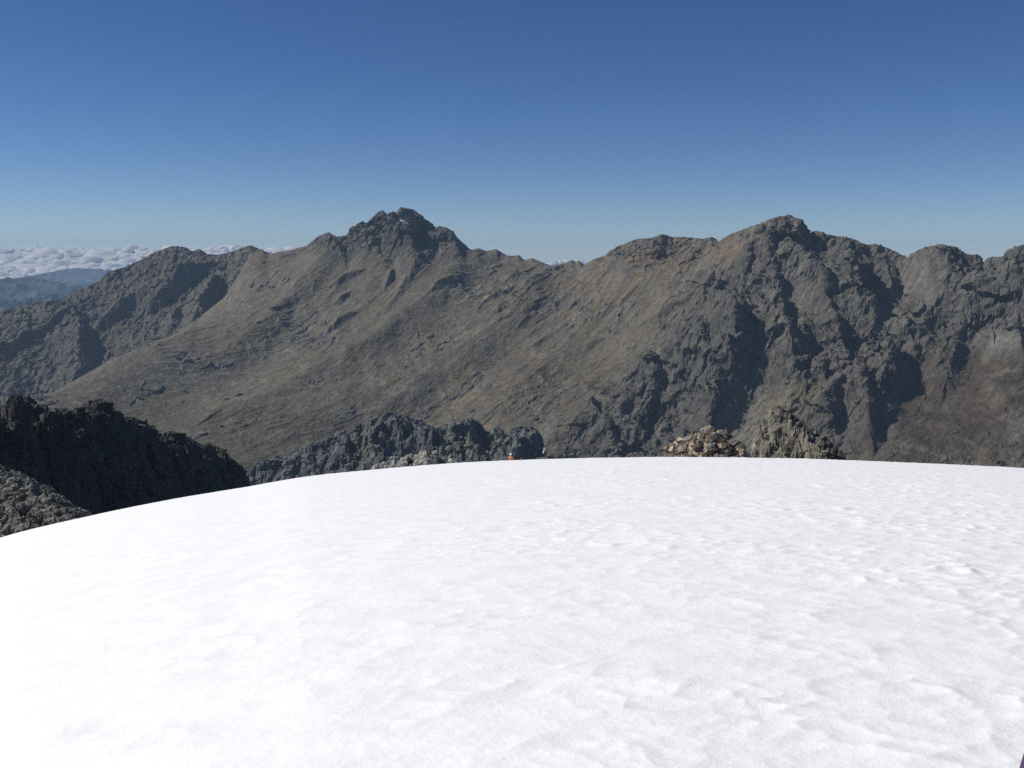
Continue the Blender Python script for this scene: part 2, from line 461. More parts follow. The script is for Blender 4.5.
def crag_mask(X, Y, U, V):
    right = sstep(U + (V - 235) * 1.0 + fbm(X, Y, 180, 3, 19) * 24, 752, 792) * 0.9                      # everything right of the slope's edge
    right = np.maximum(right, blob(U, V, [(720,325,42,60,1.1),(690,370,26,34,0.9),(650,390,22,26,0.9),(620,430,60,26,0.8),(760,270,20,50,0.9)]))
    sm = blob(U, V, [(740,430,24,36,1.0),(1000,410,130,52,1.0),(900,440,90,34,1.0),(1000,360,60,26,.7),(815,296,32,32,.95),(925,276,20,28,1.0),(885,318,20,22,.5),(772,398,24,20,.9),(700,425,16,20,.5),(718,325,24,44,.62),(762,352,14,30,.4),(740,300,14,20,.3),(920,275,26,26,0.6),(1000,345,26,16,0.8),(800,290,22,30,0.25)])
    top = blob(U, V, [(405,225,48,20,1.0),(436,236,24,14,0.9),(330,240,40,12,0.6),(365,228,20,12,0.8),(640,252,50,18,0.7),(690,246,40,12,0.5),(790,228,50,25,0.9)])
    return np.clip(np.maximum(right * (1 - sm * 0.85), top), 0, 1)
def relief_main(X, Y, U, V, R):
    m = crag_mask(X, Y, U, V)
    s = X * -0.62 + Y * 0.78; t = X * 0.78 + Y * 0.62
    wx = fbm(X, Y, 300, 3, 11) * 60; wy = fbm(X, Y, 300, 3, 12) * 60
    c1 = (ridged(X + wx, Y + wy, 330, 6, 21, 0.5) - 0.35) * 1.15
    # vertical fluting: fine across the fall line
    c2 = ridged(X + wx * .7, (Y + wy * .7) * 0.8, 70, 5, 23) - 0.35
    # terraces running down left along the strata
    st = ridged(s + wx * 0.7, t * 0.2 + wy * 0.2, 95, 5, 33, 0.6) - 0.35
    st2 = ridged(s + wx * 0.3, t * 0.30, 34, 4, 34, 0.6) - 0.35
    g = fbm(X, Y, 420, 4, 41)
    big = sstep(fbm(X, Y, 500, 2, 52), -0.15, 0.35)
    b1 = blocks(X + wx * .6, Y + wy * .6, 120, 28, 0.8)[0]; b2 = blocks(X + wx * .3, Y + wy * .3, 44, 29, 0.8)[0]
    o = m * (c1 * 62 + c2 * 14 + b1 * 14)
    o += (1 - m * 0.85) * (0.45 + 0.55 * sstep(U, 170, 430)) * (1 - .6 * blob(U, V, [(1000, 410, 140, 60, 1.0), (900, 430, 70, 40, .8)])) * (st * (4 + 11 * big) + st2 * (2 + 3 * big) + g * 40 + ridged(X + wx, Y + wy, 150, 5, 61) * 14 * big)
    # low broken outcrops and ledges scattered over the long slope
    out = sstep(fbm(s, t * 0.5, 130, 5, 77, 0.6), 0.25, 0.34) * (1 - m) * (1 - blob(U, V, [(1000, 410, 140, 60, 1.0), (900, 430, 70, 40, .8)]))
    o += out * (4 + blocks(X + wx * .3, Y + wy * .3, 34, 78, .8)[0] * 7)
    o += fbm(X, Y, 28, 3, 71) * (1.8 + 4 * m)
    return o
def colour_main(X, Y, Z, U, V, slope):
    n1 = fbm(X, Y, 350, 5, 101); n2 = fbm(X, Y, 60, 5, 102, 0.6); n3 = fbm(X, Y, 130, 4, 103)
    s = X * -0.62 + Y * 0.78; t = X * 0.78 + Y * 0.62
    n4 = fbm(s, t * 0.25, 45, 5, 104, 0.65)
    m = crag_mask(X, Y, U, V); n0 = fbm(X, Y, 900, 3, 109)
    c = np.zeros(X.shape + (3,)) + np.array([0.118, 0.104, 0.080])
    c = mixc(c, sstep(n1 + n4, -0.1, 0.6), (0.146, 0.138, 0.118))      # bare grey slabs
    c = mixc(c, sstep(n0 + n4 * .7 + n1 * .4 + (V - 300) * .0035, 0.0, 0.45) * 0.75, (0.084, 0.070, 0.052))   # brown heath low on the slope
    c = mixc(c, sstep(n3 + n4 * .6, 0.05, 0.55) * 0.8, (0.116, 0.098, 0.060))    # dry grass
    c = mixc(c, sstep(n2 - n1 * .5, 0.15, 0.6) * 0.6, (0.083, 0.077, 0.066))
    c = mixc(c, m * 0.8, (0.086, 0.082, 0.075))
    c = mixc(c, m * sstep(n2, 0, 0.4) * 0.7, (0.118, 0.110, 0.094))
    c = mixc(c, m * sstep(-n2 + n3 * .5, 0, 0.4) * 0.6, (0.070, 0.068, 0.068))
    red = blob(U, V, [(640,262,46,20,.7),(700,258,50,14,.9),(750,245,34,14,.8),(600,290,60,20,.5),(782,225,26,10,.8),(745,262,26,10,.6),(560,310,60,18,.3)])
    c = mixc(c, red * sstep(n3 + n4, -0.3, 0.3) * 0.75, (0.155, 0.108, 0.066))
    rust = blob(U, V, [(960,385,60,26,.9),(965,420,30,30,.9),(1010,400,40,30,.8),(920,355,26,20,.6),(1000,360,30,14,.5),(820,345,40,50,.2)])
    brn = blob(U, V, [(990,410,120,50,1.0),(900,430,70,40,.8),(1000,365,60,24,.7)])
    c = mixc(c, brn * .9, (0.052, 0.043, 0.034))
    c = mixc(c, rust * sstep(n3 + n2, -0.35, 0.5) * .5, (0.076, 0.048, 0.033))
    c = mixc(c, rust * sstep(n2 + n1, 0.1, 0.5) * .6, (0.085, 0.082, 0.052))
    out = sstep(fbm(s, t * 0.5, 130, 5, 77, 0.6), 0.20, 0.34) * (1 - m)
    c = mixc(c, out * .6, (0.118, 0.116, 0.108))
    gul = np.clip(1 - np.abs(perlin((t * 0.9 - s * 0.25 + fbm(X, Y, 160, 3, 121) * 60) / 120, s / 700, 122)) * 9, 0, 1) * (1 - m) * sstep(n1, -.3, .3)
    c = mixc(c, gul * .45, (0.175, 0.165, 0.140))
    scr = blob(U, V, [(741,428,17,34,1.0),(1000,343,22,12,1.1),(884,412,9,28,.7),(920,275,24,20,.5),(800,290,22,24,.5),(546,440,5,18,.9)])
    c = mixc(c, scr * 0.85, (0.150, 0.146, 0.132))
    ol = blob(U, V, [(790,395,34,24,.7),(770,440,40,22,.5),(470,400,60,40,.4)])
    c = mixc(c, ol * sstep(n3 + n2, -0.2, 0.4), (0.150, 0.130, 0.080))
    c = mixc(c, sstep(slope, 0.9, 1.6) * 0.5, (0.085, 0.082, 0.078))
    n5 = fbm(s, t * 0.16, 24, 4, 106, 0.6)
    c = mixc(c, blob(U, V, [(724,318,20,40,.6),(735,350,20,24,.5),(692,372,18,30,.6),(408,228,28,16,.6)]) * .7, (0.058, 0.057, 0.056))   # darker patches on the buttress and the summit
    c *= (1 + 0.34 * n2 + 0.2 * fbm(X, Y, 18, 3, 105) + (1 - m) * (0.28 * n5 + 0.18 * np.clip(n4, -.3, 1)))[..., None]
    return c
mat_far = rock_material('weathered_rock', 22.0, 5.0, 0.38)
o, MG = terrain('mountain_range', -110, 1110, 2350, 5600, 1500, 950, ctrl_main, main_sky, ribs_main, relief_main, colour_main, mat_far, rough=[(200, lambda X, Y, U, V: 3 + 38 * crag_mask(X, Y, U, V), 2, 1150, (110, 20)), (62, lambda X, Y, U, V: 2.5 + 12 * crag_mask(X, Y, U, V), 6, 1100, (38, 9))])
tag(o, 'grey brown mountain range with rocky twin summits', kind='structure')

# ---- left mountain behind the slope
left_sky = [(-120,330),(-60,322)] + [s for s in SKY if s[0] <= 256] + [(290,262),(340,290)]
lr = [(-110,325,6300),(0,311,6100),(45,302,6000),(75,293,6050),(107,273,6150),(140,261,6200),(172,247,6200),(207,254,6050),(250,247,5900),(300,262,5900)]
ctrl_left = list(lr) + [(u, v + 60, r + 650) for (u, v, r) in lr[::2]]
ctrl_left += [(0,345,5700),(40,335,5760),(75,310,5860),(60,350,5560),(20,390,5300),(70,390,5250),(110,320,5750),(110,360,5350),(150,290,5850),(150,330,5450),(190,270,5900),(200,310,5480),(230,280,5600),(180,345,5200),
    (0,430,5000),(100,440,4900),(200,400,4850),(-100,430,5000),(-100,350,5700),(260,330,5100),(300,360,5000),(300,450,4700)]
ribs_left = [
    ([(24,334),(10,343),(-6,350)], 45, 90, 26),
    ([(66,312),(45,326),(24,336)], 42, 80, 24),
    ([(74,301),(80,325),(77,350),(72,384)], 115, 200, 44),
    ([(200,258),(185,268),(168,278),(150,292)], 120, 140, 40),
    ([(146,290),(130,296),(114,306),(100,316)], 90, 110, 34),
    ([(211,272),(208,288),(196,310),(186,326)], 140, 170, 44),
    ([(178,306),(168,324)], 70, 90, 28),
    ([(236,270),(232,286)], 40, 70, 22),
]
def relief_left(X, Y, U, V, R):
    wx = fbm(X, Y, 300, 3, 211) * 60; wy = fbm(X, Y, 300, 3, 212) * 60
    return (ridged(X + wx, Y + wy, 260, 6, 221) - .35) * 34 + (ridged(X + wx * .5, Y * .45, 60, 4, 223) - .35) * 16 + fbm(X, Y, 30, 3, 225) * 4
def colour_left(X, Y, Z, U, V, slope):
    n1 = fbm(X, Y, 350, 5, 201); n2 = fbm(X, Y, 60, 5, 202, .6)
    c = np.zeros(X.shape + (3,)) + np.array([0.092, 0.083, 0.070])
    c = mixc(c, sstep(n1, -.1, .4), (0.112, 0.104, 0.084))
    c = mixc(c, sstep(-n2, .0, .5) * .6, (0.080, 0.074, 0.068))
    c = mixc(c, sstep(slope, 0.9, 1.6) * 0.6, (0.085, 0.082, 0.080))
    return c * (1 + .3 * n2)[..., None]
o, _ = terrain('far_ridge', -120, 340, 4650, 6900, 620, 620, ctrl_left, left_sky, ribs_left, relief_left, colour_left, mat_far, corr_w=380, rough=[(70, 8, 5, 1200, (60, 6))])
tag(o, 'distant ridge with dark cliffs behind the long slope', kind='structure')

# ---- blue hills on the horizon (three separate ranges)
def hills(name, r, line, seed, amp, rough):
    ctrl = []
    for (u, v) in line:
        ctrl += [(u, v, r), (u, v + 26 + rough, r * 0.93), (u, v + 20, r * 1.06)]
    def rel(X, Y, U, V, R): return (ridged(X, Y, r * 0.06, 5, seed) - .35) * amp
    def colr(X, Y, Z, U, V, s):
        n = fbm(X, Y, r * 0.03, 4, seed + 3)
        return (np.zeros(X.shape + (3,)) + np.array([0.045, 0.062, 0.078])) * (1 + .5 * n)[..., None]  # bluish albedo: part of the distance haze is put into the colour
    o, _ = terrain(name, -140, 420, r * 0.86, r * 1.08, 300, 120, ctrl, line, [], rel, colr, mat_hill, corr_w=r * .03, corr_k=3, corr_max=800, smooth=1e-2)
    return tag(o, kind='structure')
mat_hill = rock_material('forest_hillside', 900.0, 60.0, 0.3)
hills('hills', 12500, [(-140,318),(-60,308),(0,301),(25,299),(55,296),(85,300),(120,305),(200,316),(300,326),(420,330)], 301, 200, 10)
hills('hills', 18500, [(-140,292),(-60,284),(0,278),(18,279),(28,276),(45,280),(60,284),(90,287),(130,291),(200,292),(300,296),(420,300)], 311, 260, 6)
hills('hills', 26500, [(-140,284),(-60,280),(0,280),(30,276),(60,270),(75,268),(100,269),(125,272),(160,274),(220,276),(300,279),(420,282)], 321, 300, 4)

# ---- dark near ridge at left, seen on its shaded side
nr_sky = [(-110,418),(-60,408),(-20,404),(0,412),(6,404),(12,399),(18,405),(24,397),(31,396),(38,401),(44,412),(49,417),(56,412),(64,418),(70,413),(78,409),(86,404),(96,402),(104,403),(112,407),(120,414),(126,420),(130,416),(140,420),(148,425),(156,430),(162,436),(172,432),(182,433),(192,440),(200,445),(208,443),(216,446),(226,453),(236,463),(246,478),(256,500),(270,540),(300,600)]
ctrl_nr = []
for (u, v, r) in [(-110,418,640),(-60,409,700),(0,404,760),(31,400,820),(64,414,880),(96,404,940),(126,417,1010),(160,432,1090),(200,444,1180),(226,454,1240),(246,478,1290),(270,540,1330),(300,610,1370)]:
    p = pt(u, v, r); ctrl_nr.append((u, v, r))
    for (dx, dy, dz) in ((70, -22, -135), (200, -60, -300), (-110, 40, -75), (-300, 90, -240)):
        q = p + np.array([dx, dy, dz]); uu, vv = to_px(*q); ctrl_nr.append((uu, vv, math.hypot(q[0], q[1])))
ribs_nr = [
    ([(10,401),(16,420),(20,440)], 16, 30, 8), ([(30,398),(36,420),(42,450)], 18, 30, 8), ([(98,404),(110,425),(118,460)], 22, 34, 10),
    ([(76,412),(80,430)], 12, 20, 6), ([(138,421),(148,440)], 12, 24, 6), ([(176,434),(188,455)], 12, 24, 6)]
def relief_nr(X, Y, U, V, R):
    wx = fbm(X, Y, 60, 3, 411) * 14; wy = fbm(X, Y, 60, 3, 412) * 14
    return (ridged(X + wx, Y + wy, 70, 6, 421) - .35) * 34 + blocks(X + wx, Y + wy, 26, 424, .8)[0] * 14 + blocks(X + wx * .5, Y, 9, 425, .8)[0] * 5
def colour_nr(X, Y, Z, U, V, slope):
    n2 = fbm(X, Y, 20, 5, 402, .6); n1 = fbm(X, Y, 80, 3, 403)
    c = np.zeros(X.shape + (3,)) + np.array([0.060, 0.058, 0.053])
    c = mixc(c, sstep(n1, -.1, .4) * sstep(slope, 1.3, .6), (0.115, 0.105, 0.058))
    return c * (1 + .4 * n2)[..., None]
mat_mid = rock_material('near_crag_rock', 7.0, 2.5, 0.45)
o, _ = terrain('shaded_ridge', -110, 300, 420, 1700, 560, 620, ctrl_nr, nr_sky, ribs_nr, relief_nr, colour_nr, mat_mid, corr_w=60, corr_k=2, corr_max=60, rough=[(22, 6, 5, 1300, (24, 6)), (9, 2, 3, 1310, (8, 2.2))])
tag(o, 'jagged dark ridge in shade at left beyond the snow', kind='structure')

# ---- fluted cliff band in the valley
mb_sky = [(225,520),(240,490),(250,468),(258,462),(268,459),(276,457),(286,458),(294,455),(302,449),(310,444),(318,441),(328,437),(336,432),(344,431),(350,434),(356,426),(366,421),(376,416),(384,413),(392,412),(402,415),(412,418),(420,420),(428,426),(436,428),(444,425),(452,423),(462,421),(470,418),(478,422),(484,430),(490,433),(496,426),(500,428),(506,438),(512,428),(520,426),(532,426),(538,431),(541,440),(546,470),(552,510),(570,560)]
ctrl_mb = []
for (u, v, r) in [(225,520,2560),(250,468,2540),(286,458,2500),(318,441,2450),(356,428,2400),(390,413,2350),(428,425,2300),(462,421,2250),(496,428,2210),(532,428,2170),(546,470,2150),(575,570,2120)]:
    p = pt(u, v, r); ctrl_mb.append((u, v, r))
    for (dx, dy, dz) in ((-25, -90, -110), (-60, -230, -260), (30, 110, -80), (30, 300, -260)):
        q = p + np.array([dx, dy, dz]); uu, vv = to_px(*q); ctrl_mb.append((uu, vv, math.hypot(q[0], q[1])))
ribs_mb = [
    ([(345,432),(348,445),(352,458)], 22, 50, 10), ([(372,420),(378,440),(380,460)], 20, 40, 9), ([(391,413),(396,430),(398,450)], 36, 50, 14),
    ([(412,420),(420,436),(426,450)], 30, 40, 12), ([(436,428),(442,440),(446,452)], 26, 36, 10), ([(470,420),(476,440)], 26, 40, 10), ([(497,428),(504,444)], 26, 40, 12), ([(526,428),(531,450)], 24, 60, 9),
    ([(310,445),(314,460)], 18, 40, 8), ([(286,459),(292,472)], 16, 40, 8)]
def relief_mb(X, Y, U, V, R):
    wx = fbm(X, Y, 120, 3, 511) * 22; wy = fbm(X, Y, 120, 3, 512) * 22
    return (ridged(X + wx, (Y + wy) * .8, 130, 5, 521) - .35) * 44 + blocks(X + wx * .5, Y + wy * .5, 46, 523, .8)[0] * 24 + blocks(X + wx * .3, Y, 18, 524, .8)[0] * 8
def colour_mb(X, Y, Z, U, V, slope):
    n2 = fbm(X, Y * .4, 30, 5, 502, .6); n1 = fbm(X, Y, 120, 3, 503)
    c = np.zeros(X.shape + (3,)) + np.array([0.100, 0.107, 0.112])
    c = mixc(c, sstep(n1 + n2, .0, .5), (0.122, 0.122, 0.116))
    c = mixc(c, blob(U, V, [(362,452,14,12,.6),(470,452,30,8,.6),(375,425,12,5,.5)]), (0.14, 0.125, 0.10))
    return c * (1 + .35 * n2)[..., None]
o, _ = terrain('cliff_band', 225, 575, 1700, 2900, 620, 420, ctrl_mb, mb_sky, ribs_mb, relief_mb, colour_mb, mat_far, corr_w=160, corr_k=2, corr_max=100, rough=[(48, 7, 5, 1400, (60, 13)), (30, 2.5, 4, 1410, (21, 4.5))])
tag(o, 'fluted grey cliff band in the valley behind the snow crest', kind='structure')

# ---- snow dome
crest = [(-400,700),(-200,610),(-100,572),(0,538),(30,530),(60,523),(110,512),(180,498),(250,486.5),(300,477.5),(340,473),(370,470),(410,466.5),(450,463.5),(500,460.8),(540,459.3),(600,458),(650,457.3),(700,457.3),(760,458),(850,460.5),(940,464),(1024,468.5),(1120,475),(1300,490),(1500,505)]
B_S = 0.000444; H_EYE = 1.6
def crest_te(az):
    cu = np.array(crest, float); cu[:, 1] += 1.2; a, te = ray(cu[:, 0], cu[:, 1])
    t = np.interp(az, a, te)
    return t
_fa = np.radians(np.linspace(-180, 180, 2881))
_ft = crest_te(_fa); _ft = smooth1(_ft, 14)
def snow_a(az): return np.interp(az, _fa, _ft) + 2 * math.sqrt(H_EYE * B_S)
def snow_z(x, y):
    az = np.arctan2(x, y); r = np.hypot(x, y)
    rs = np.sqrt(r * r + 0.2) - math.sqrt(0.2)
    w = np.exp(-(r / 1.5) ** 2)
    a = snow_a(az) * (1 - w) + snow_a(np.zeros_like(az)) * w
    return -H_EYE + a * rs - B_S * r * r
def suncups(x, y, r):
    # shallow hollows, longer across the view, stronger to the right as in the wind-worn surface
    wx = fbm(x, y, 0.9, 2, 611) * 0.16; wy = fbm(x, y, 0.9, 2, 612) * 0.16
    xr = (x + wx) * 0.92 + (y + wy) * 0.25; yr = (y + wy) * 0.95 - (x + wx) * 0.25
    side = sstep(x / np.maximum(r, 0.5), -0.32, 0.40)
    patch = 0.5 + 0.5 * sstep(fbm(x, y, 3.5, 2, 613), -0.25, 0.3)
    def bowl(px, py, wl, seed):
        gx = px / wl; gy = py / wl; ix = np.floor(gx).astype(np.int64); iy = np.floor(gy).astype(np.int64)
        best = np.full(px.shape, 9.0, np.float32); dep = np.ones(px.shape, np.float32)
        for dx in (-1, 0, 1):
            for dy in (-1, 0, 1):
                h = _hash(ix + dx, iy + dy, seed)
                cx = ix + dx + (h & np.uint32(255)) / 255.0; cy = iy + dy + ((h >> np.uint32(8)) & np.uint32(255)) / 255.0
                d = ((gx - cx) ** 2 + (gy - cy) ** 2).astype(np.float32); q = d < best
                dep = np.where(q, ((h >> np.uint32(16)) & np.uint32(255)) / 255.0, dep); best = np.where(q, d, best)
        return np.minimum(best, 0.7)
    lo = 1 - np.exp(-(r / 2.0))
    cup = bowl(xr * 0.72, yr * 1.1, 0.19, 641) * 0.027 * (0.55 + 0.9 * sstep(fbm(x, y, 0.8, 2, 645), -.3, .3)) + bowl(xr * 0.8 + 9, yr * 1.2, 0.12, 642) * 0.009
    cup += fbm(xr, yr, 0.5, 3, 623) * 0.006 + fbm(xr, yr, 1.6, 2, 629) * 0.010
    cup = cup * (0.5 + 0.5 * sstep(r, 2.0, 9.0))
    o = cup * (0.38 + 0.9 * side) * patch
    o += fbm(x, y, 6.0, 2, 631) * 0.03 * np.clip(r / 15, 0, 1)
    # a few old sunken steps on the left
    for (u, v) in [(240,655),(372,642),(455,600),(574,742),(108,728),(790,640)]:
        a, te = ray(u, v); rr_ = np.linspace(1.5, 59, 600); zz = snow_z(rr_ * math.sin(a), rr_ * math.cos(a))
        k = np.argmax(zz >= rr_ * te) if (zz >= rr_ * te).any() else 0
        cx, cy = rr_[k] * math.sin(a), rr_[k] * math.cos(a)
        d = np.hypot((x - cx) / 0.16, (y - cy) / 0.13)
        o -= 0.016 * np.exp(-d ** 2)
    return o * sstep(r, 140, 60)
az = np.radians(np.linspace(-75, 75, 1500))
rr = np.r_[0.05, 0.4, np.geomspace(1.0, 260, 1150)]
A, R = np.meshgrid(az, rr)
X = R * np.sin(A); Y = R * np.cos(A)
Z = snow_z(X, Y) + suncups(X, Y, R)
mat_snow = bpy.data.materials.new('old_snow'); mat_snow.use_nodes = True
nt = mat_snow.node_tree; b = nt.nodes['Principled BSDF']
b.inputs['Roughness'].default_value = 0.65
b.inputs['Specular IOR Level'].default_value = 0.25
geo = nt.nodes.new('ShaderNodeNewGeometry')
n1 = nt.nodes.new('ShaderNodeTexNoise'); n1.inputs['Scale'].default_value = 2.2; n1.inputs['Detail'].default_value = 6
nt.links.new(geo.outputs['Position'], n1.inputs['Vector'])
cr = nt.nodes.new('ShaderNodeValToRGB')
cr.color_ramp.elements[0].position = 0.3; cr.color_ramp.elements[0].color = (0.83, 0.828, 0.815, 1)
cr.color_ramp.elements[1].position = 0.62; cr.color_ramp.elements[1].color = (0.905, 0.895, 0.872, 1)
nt.links.new(n1.outputs['Fac'], cr.inputs['Fac']); nt.links.new(cr.outputs[0], b.inputs['Base Color'])
n2 = nt.nodes.new('ShaderNodeTexNoise'); n2.inputs['Scale'].default_value = 14.0; n2.inputs['Detail'].default_value = 6; n2.inputs['Roughness'].default_value = 0.65
nt.links.new(geo.outputs['Position'], n2.inputs['Vector'])
bp = nt.nodes.new('ShaderNodeBump'); bp.inputs['Strength'].default_value = 0.6; bp.inputs['Distance'].default_value = 0.012
nt.links.new(n2.outputs['Fac'], bp.inputs['Height']); nt.links.new(bp.outputs[0], b.inputs['Normal'])
o = grid_mesh('snow_field', X, Y, Z, mat_snow)
tag(o, 'smooth white snow dome filling the foreground', kind='structure')
# behind the camera the snow goes on
az = np.radians(np.linspace(74.9, 285.1, 240)); rr = np.r_[0.05, np.geomspace(0.4, 200, 120)]
A, R = np.meshgrid(az, rr); X = R * np.sin(A); Y = R * np.cos(A)
Z = snow_z(X, Y) + suncups(X, Y, R)
o = grid_mesh('snow_field', X, Y, Z, mat_snow)
tag(o, 'smooth white snow behind the viewpoint', kind='structure')

# ---- rocky flank under and beyond the snow, and the valley floor out to the horizon
az = np.radians(np.linspace(-180, 180, 500)); rr = np.r_[np.linspace(225, 400, 40), np.geomspace(410, 2600, 90)]
A, R = np.meshgrid(az, rr); X = R * np.sin(A); Y = R * np.cos(A)
zs = snow_z(X, Y) - 2.0
zf = np.where(R < 400, zs, 0)
z400 = -H_EYE + snow_a(A) * 400 - B_S * 160000 - 2
zf = np.where(R < 400, zs - (R - 225) * 0.10, z400 - 17.5 - (R - 400) * 0.50)
zf = zf + fbm(X, Y, 90, 5, 701) * 14 * sstep(R, 225, 420)
zf = np.maximum(zf, -1250)
n = fbm(X, Y, 25, 4, 705)
c = (np.zeros(X.shape + (3,)) + np.array([0.10, 0.094, 0.08])) * (1 + .4 * n)[..., None]
o = grid_mesh('mountain_flank', X, Y, zf, mat_mid, c); tag(o, kind='structure')
az = np.radians(np.linspace(-180, 180, 361)); rr = np.r_[1.0, np.geomspace(1500, 29500, 80)]
A, R = np.meshgrid(az, rr); X = R * np.sin(A); Y = R * np.cos(A)
Zg = -1240 - sstep(R, 5000, 14000) * 900 + fbm(X, Y, 4000, 4, 711) * 160
n = fbm(X, Y, 900, 4, 715)
c = (np.zeros(X.shape + (3,)) + np.array([0.07, 0.075, 0.05])) * (1 + .4 * n)[..., None]
o = grid_mesh('ground', X, Y, Zg, mat_hill, c); tag(o, kind='structure')

# ================================================================== NEAR ROCKS
mat_near = rock_material('lichen_rock', 0.9, 0.25, 0.5)
# rocky slope at lower left
ls_sky = [(-140,430),(-60,446),(0,465),(12,469),(24,474),(36,482),(46,486),(52,489),(56,495),(64,500),(72,504),(82,511),(95,519),(120,545),(150,600)]
ctrl_ls = []
for (u, v, r) in [(-140,430,450),(-60,447,415),(0,466,380),(30,480,352),(52,492,335),(72,505,318),(95,522,300),(120,556,292),(160,640,285)]:
    p = pt(u, v, r); ctrl_ls.append((u, v, r))
    for (dx, dy, dz) in ((0, -40, -16), (5, -110, -48), (20, 50, -48), (60, 90, -110)):
        q = p + np.array([dx, dy, dz]); uu, vv = to_px(*q); ctrl_ls.append((uu, vv, math.hypot(q[0], q[1])))
def relief_ls(X, Y, U, V, R):
    b1, i1, e1 = blocks(X, Y, 7.0, 811); b2, i2, e2 = blocks(X + 3, Y, 2.4, 812)
    b3 = blocks(X, Y + 5, 1.0, 814)[0]
    return b1 * 2.2 + b2 * 1.3 + b3 * .5 + fbm(X, Y, 18, 4, 813) * 4
def colour_ls(X, Y, Z, U, V, slope):
    b1, i1, e1 = blocks(X, Y, 2.4, 812); n = fbm(X, Y, 14, 4, 815)
    c = np.zeros(X.shape + (3,)) + np.array([0.165, 0.170, 0.160])
    c = mixc(c, sstep(n, -.1, .3), (0.120, 0.122, 0.102))
    c = mixc(c, blob(U, V, [(4,500,18,14,.6)]) * sstep(n, -.3, .2), (0.20, 0.13, 0.10))
    return c * (0.6 + .8 * i1)[..., None]
o, _ = terrain('rock_slope', -140, 160, 220, 500, 560, 520, ctrl_ls, ls_sky, [], relief_ls, colour_ls, mat_near, corr_w=26, corr_k=4, corr_max=8, smooth=1e-6, rough=[(6, .8, 6, 1500, (5, 1.4)), (4, .4, 3, 1510, (1.8, .5))])
tag(o, 'pale bouldery slope at the lower left behind the snow edge', kind='structure')

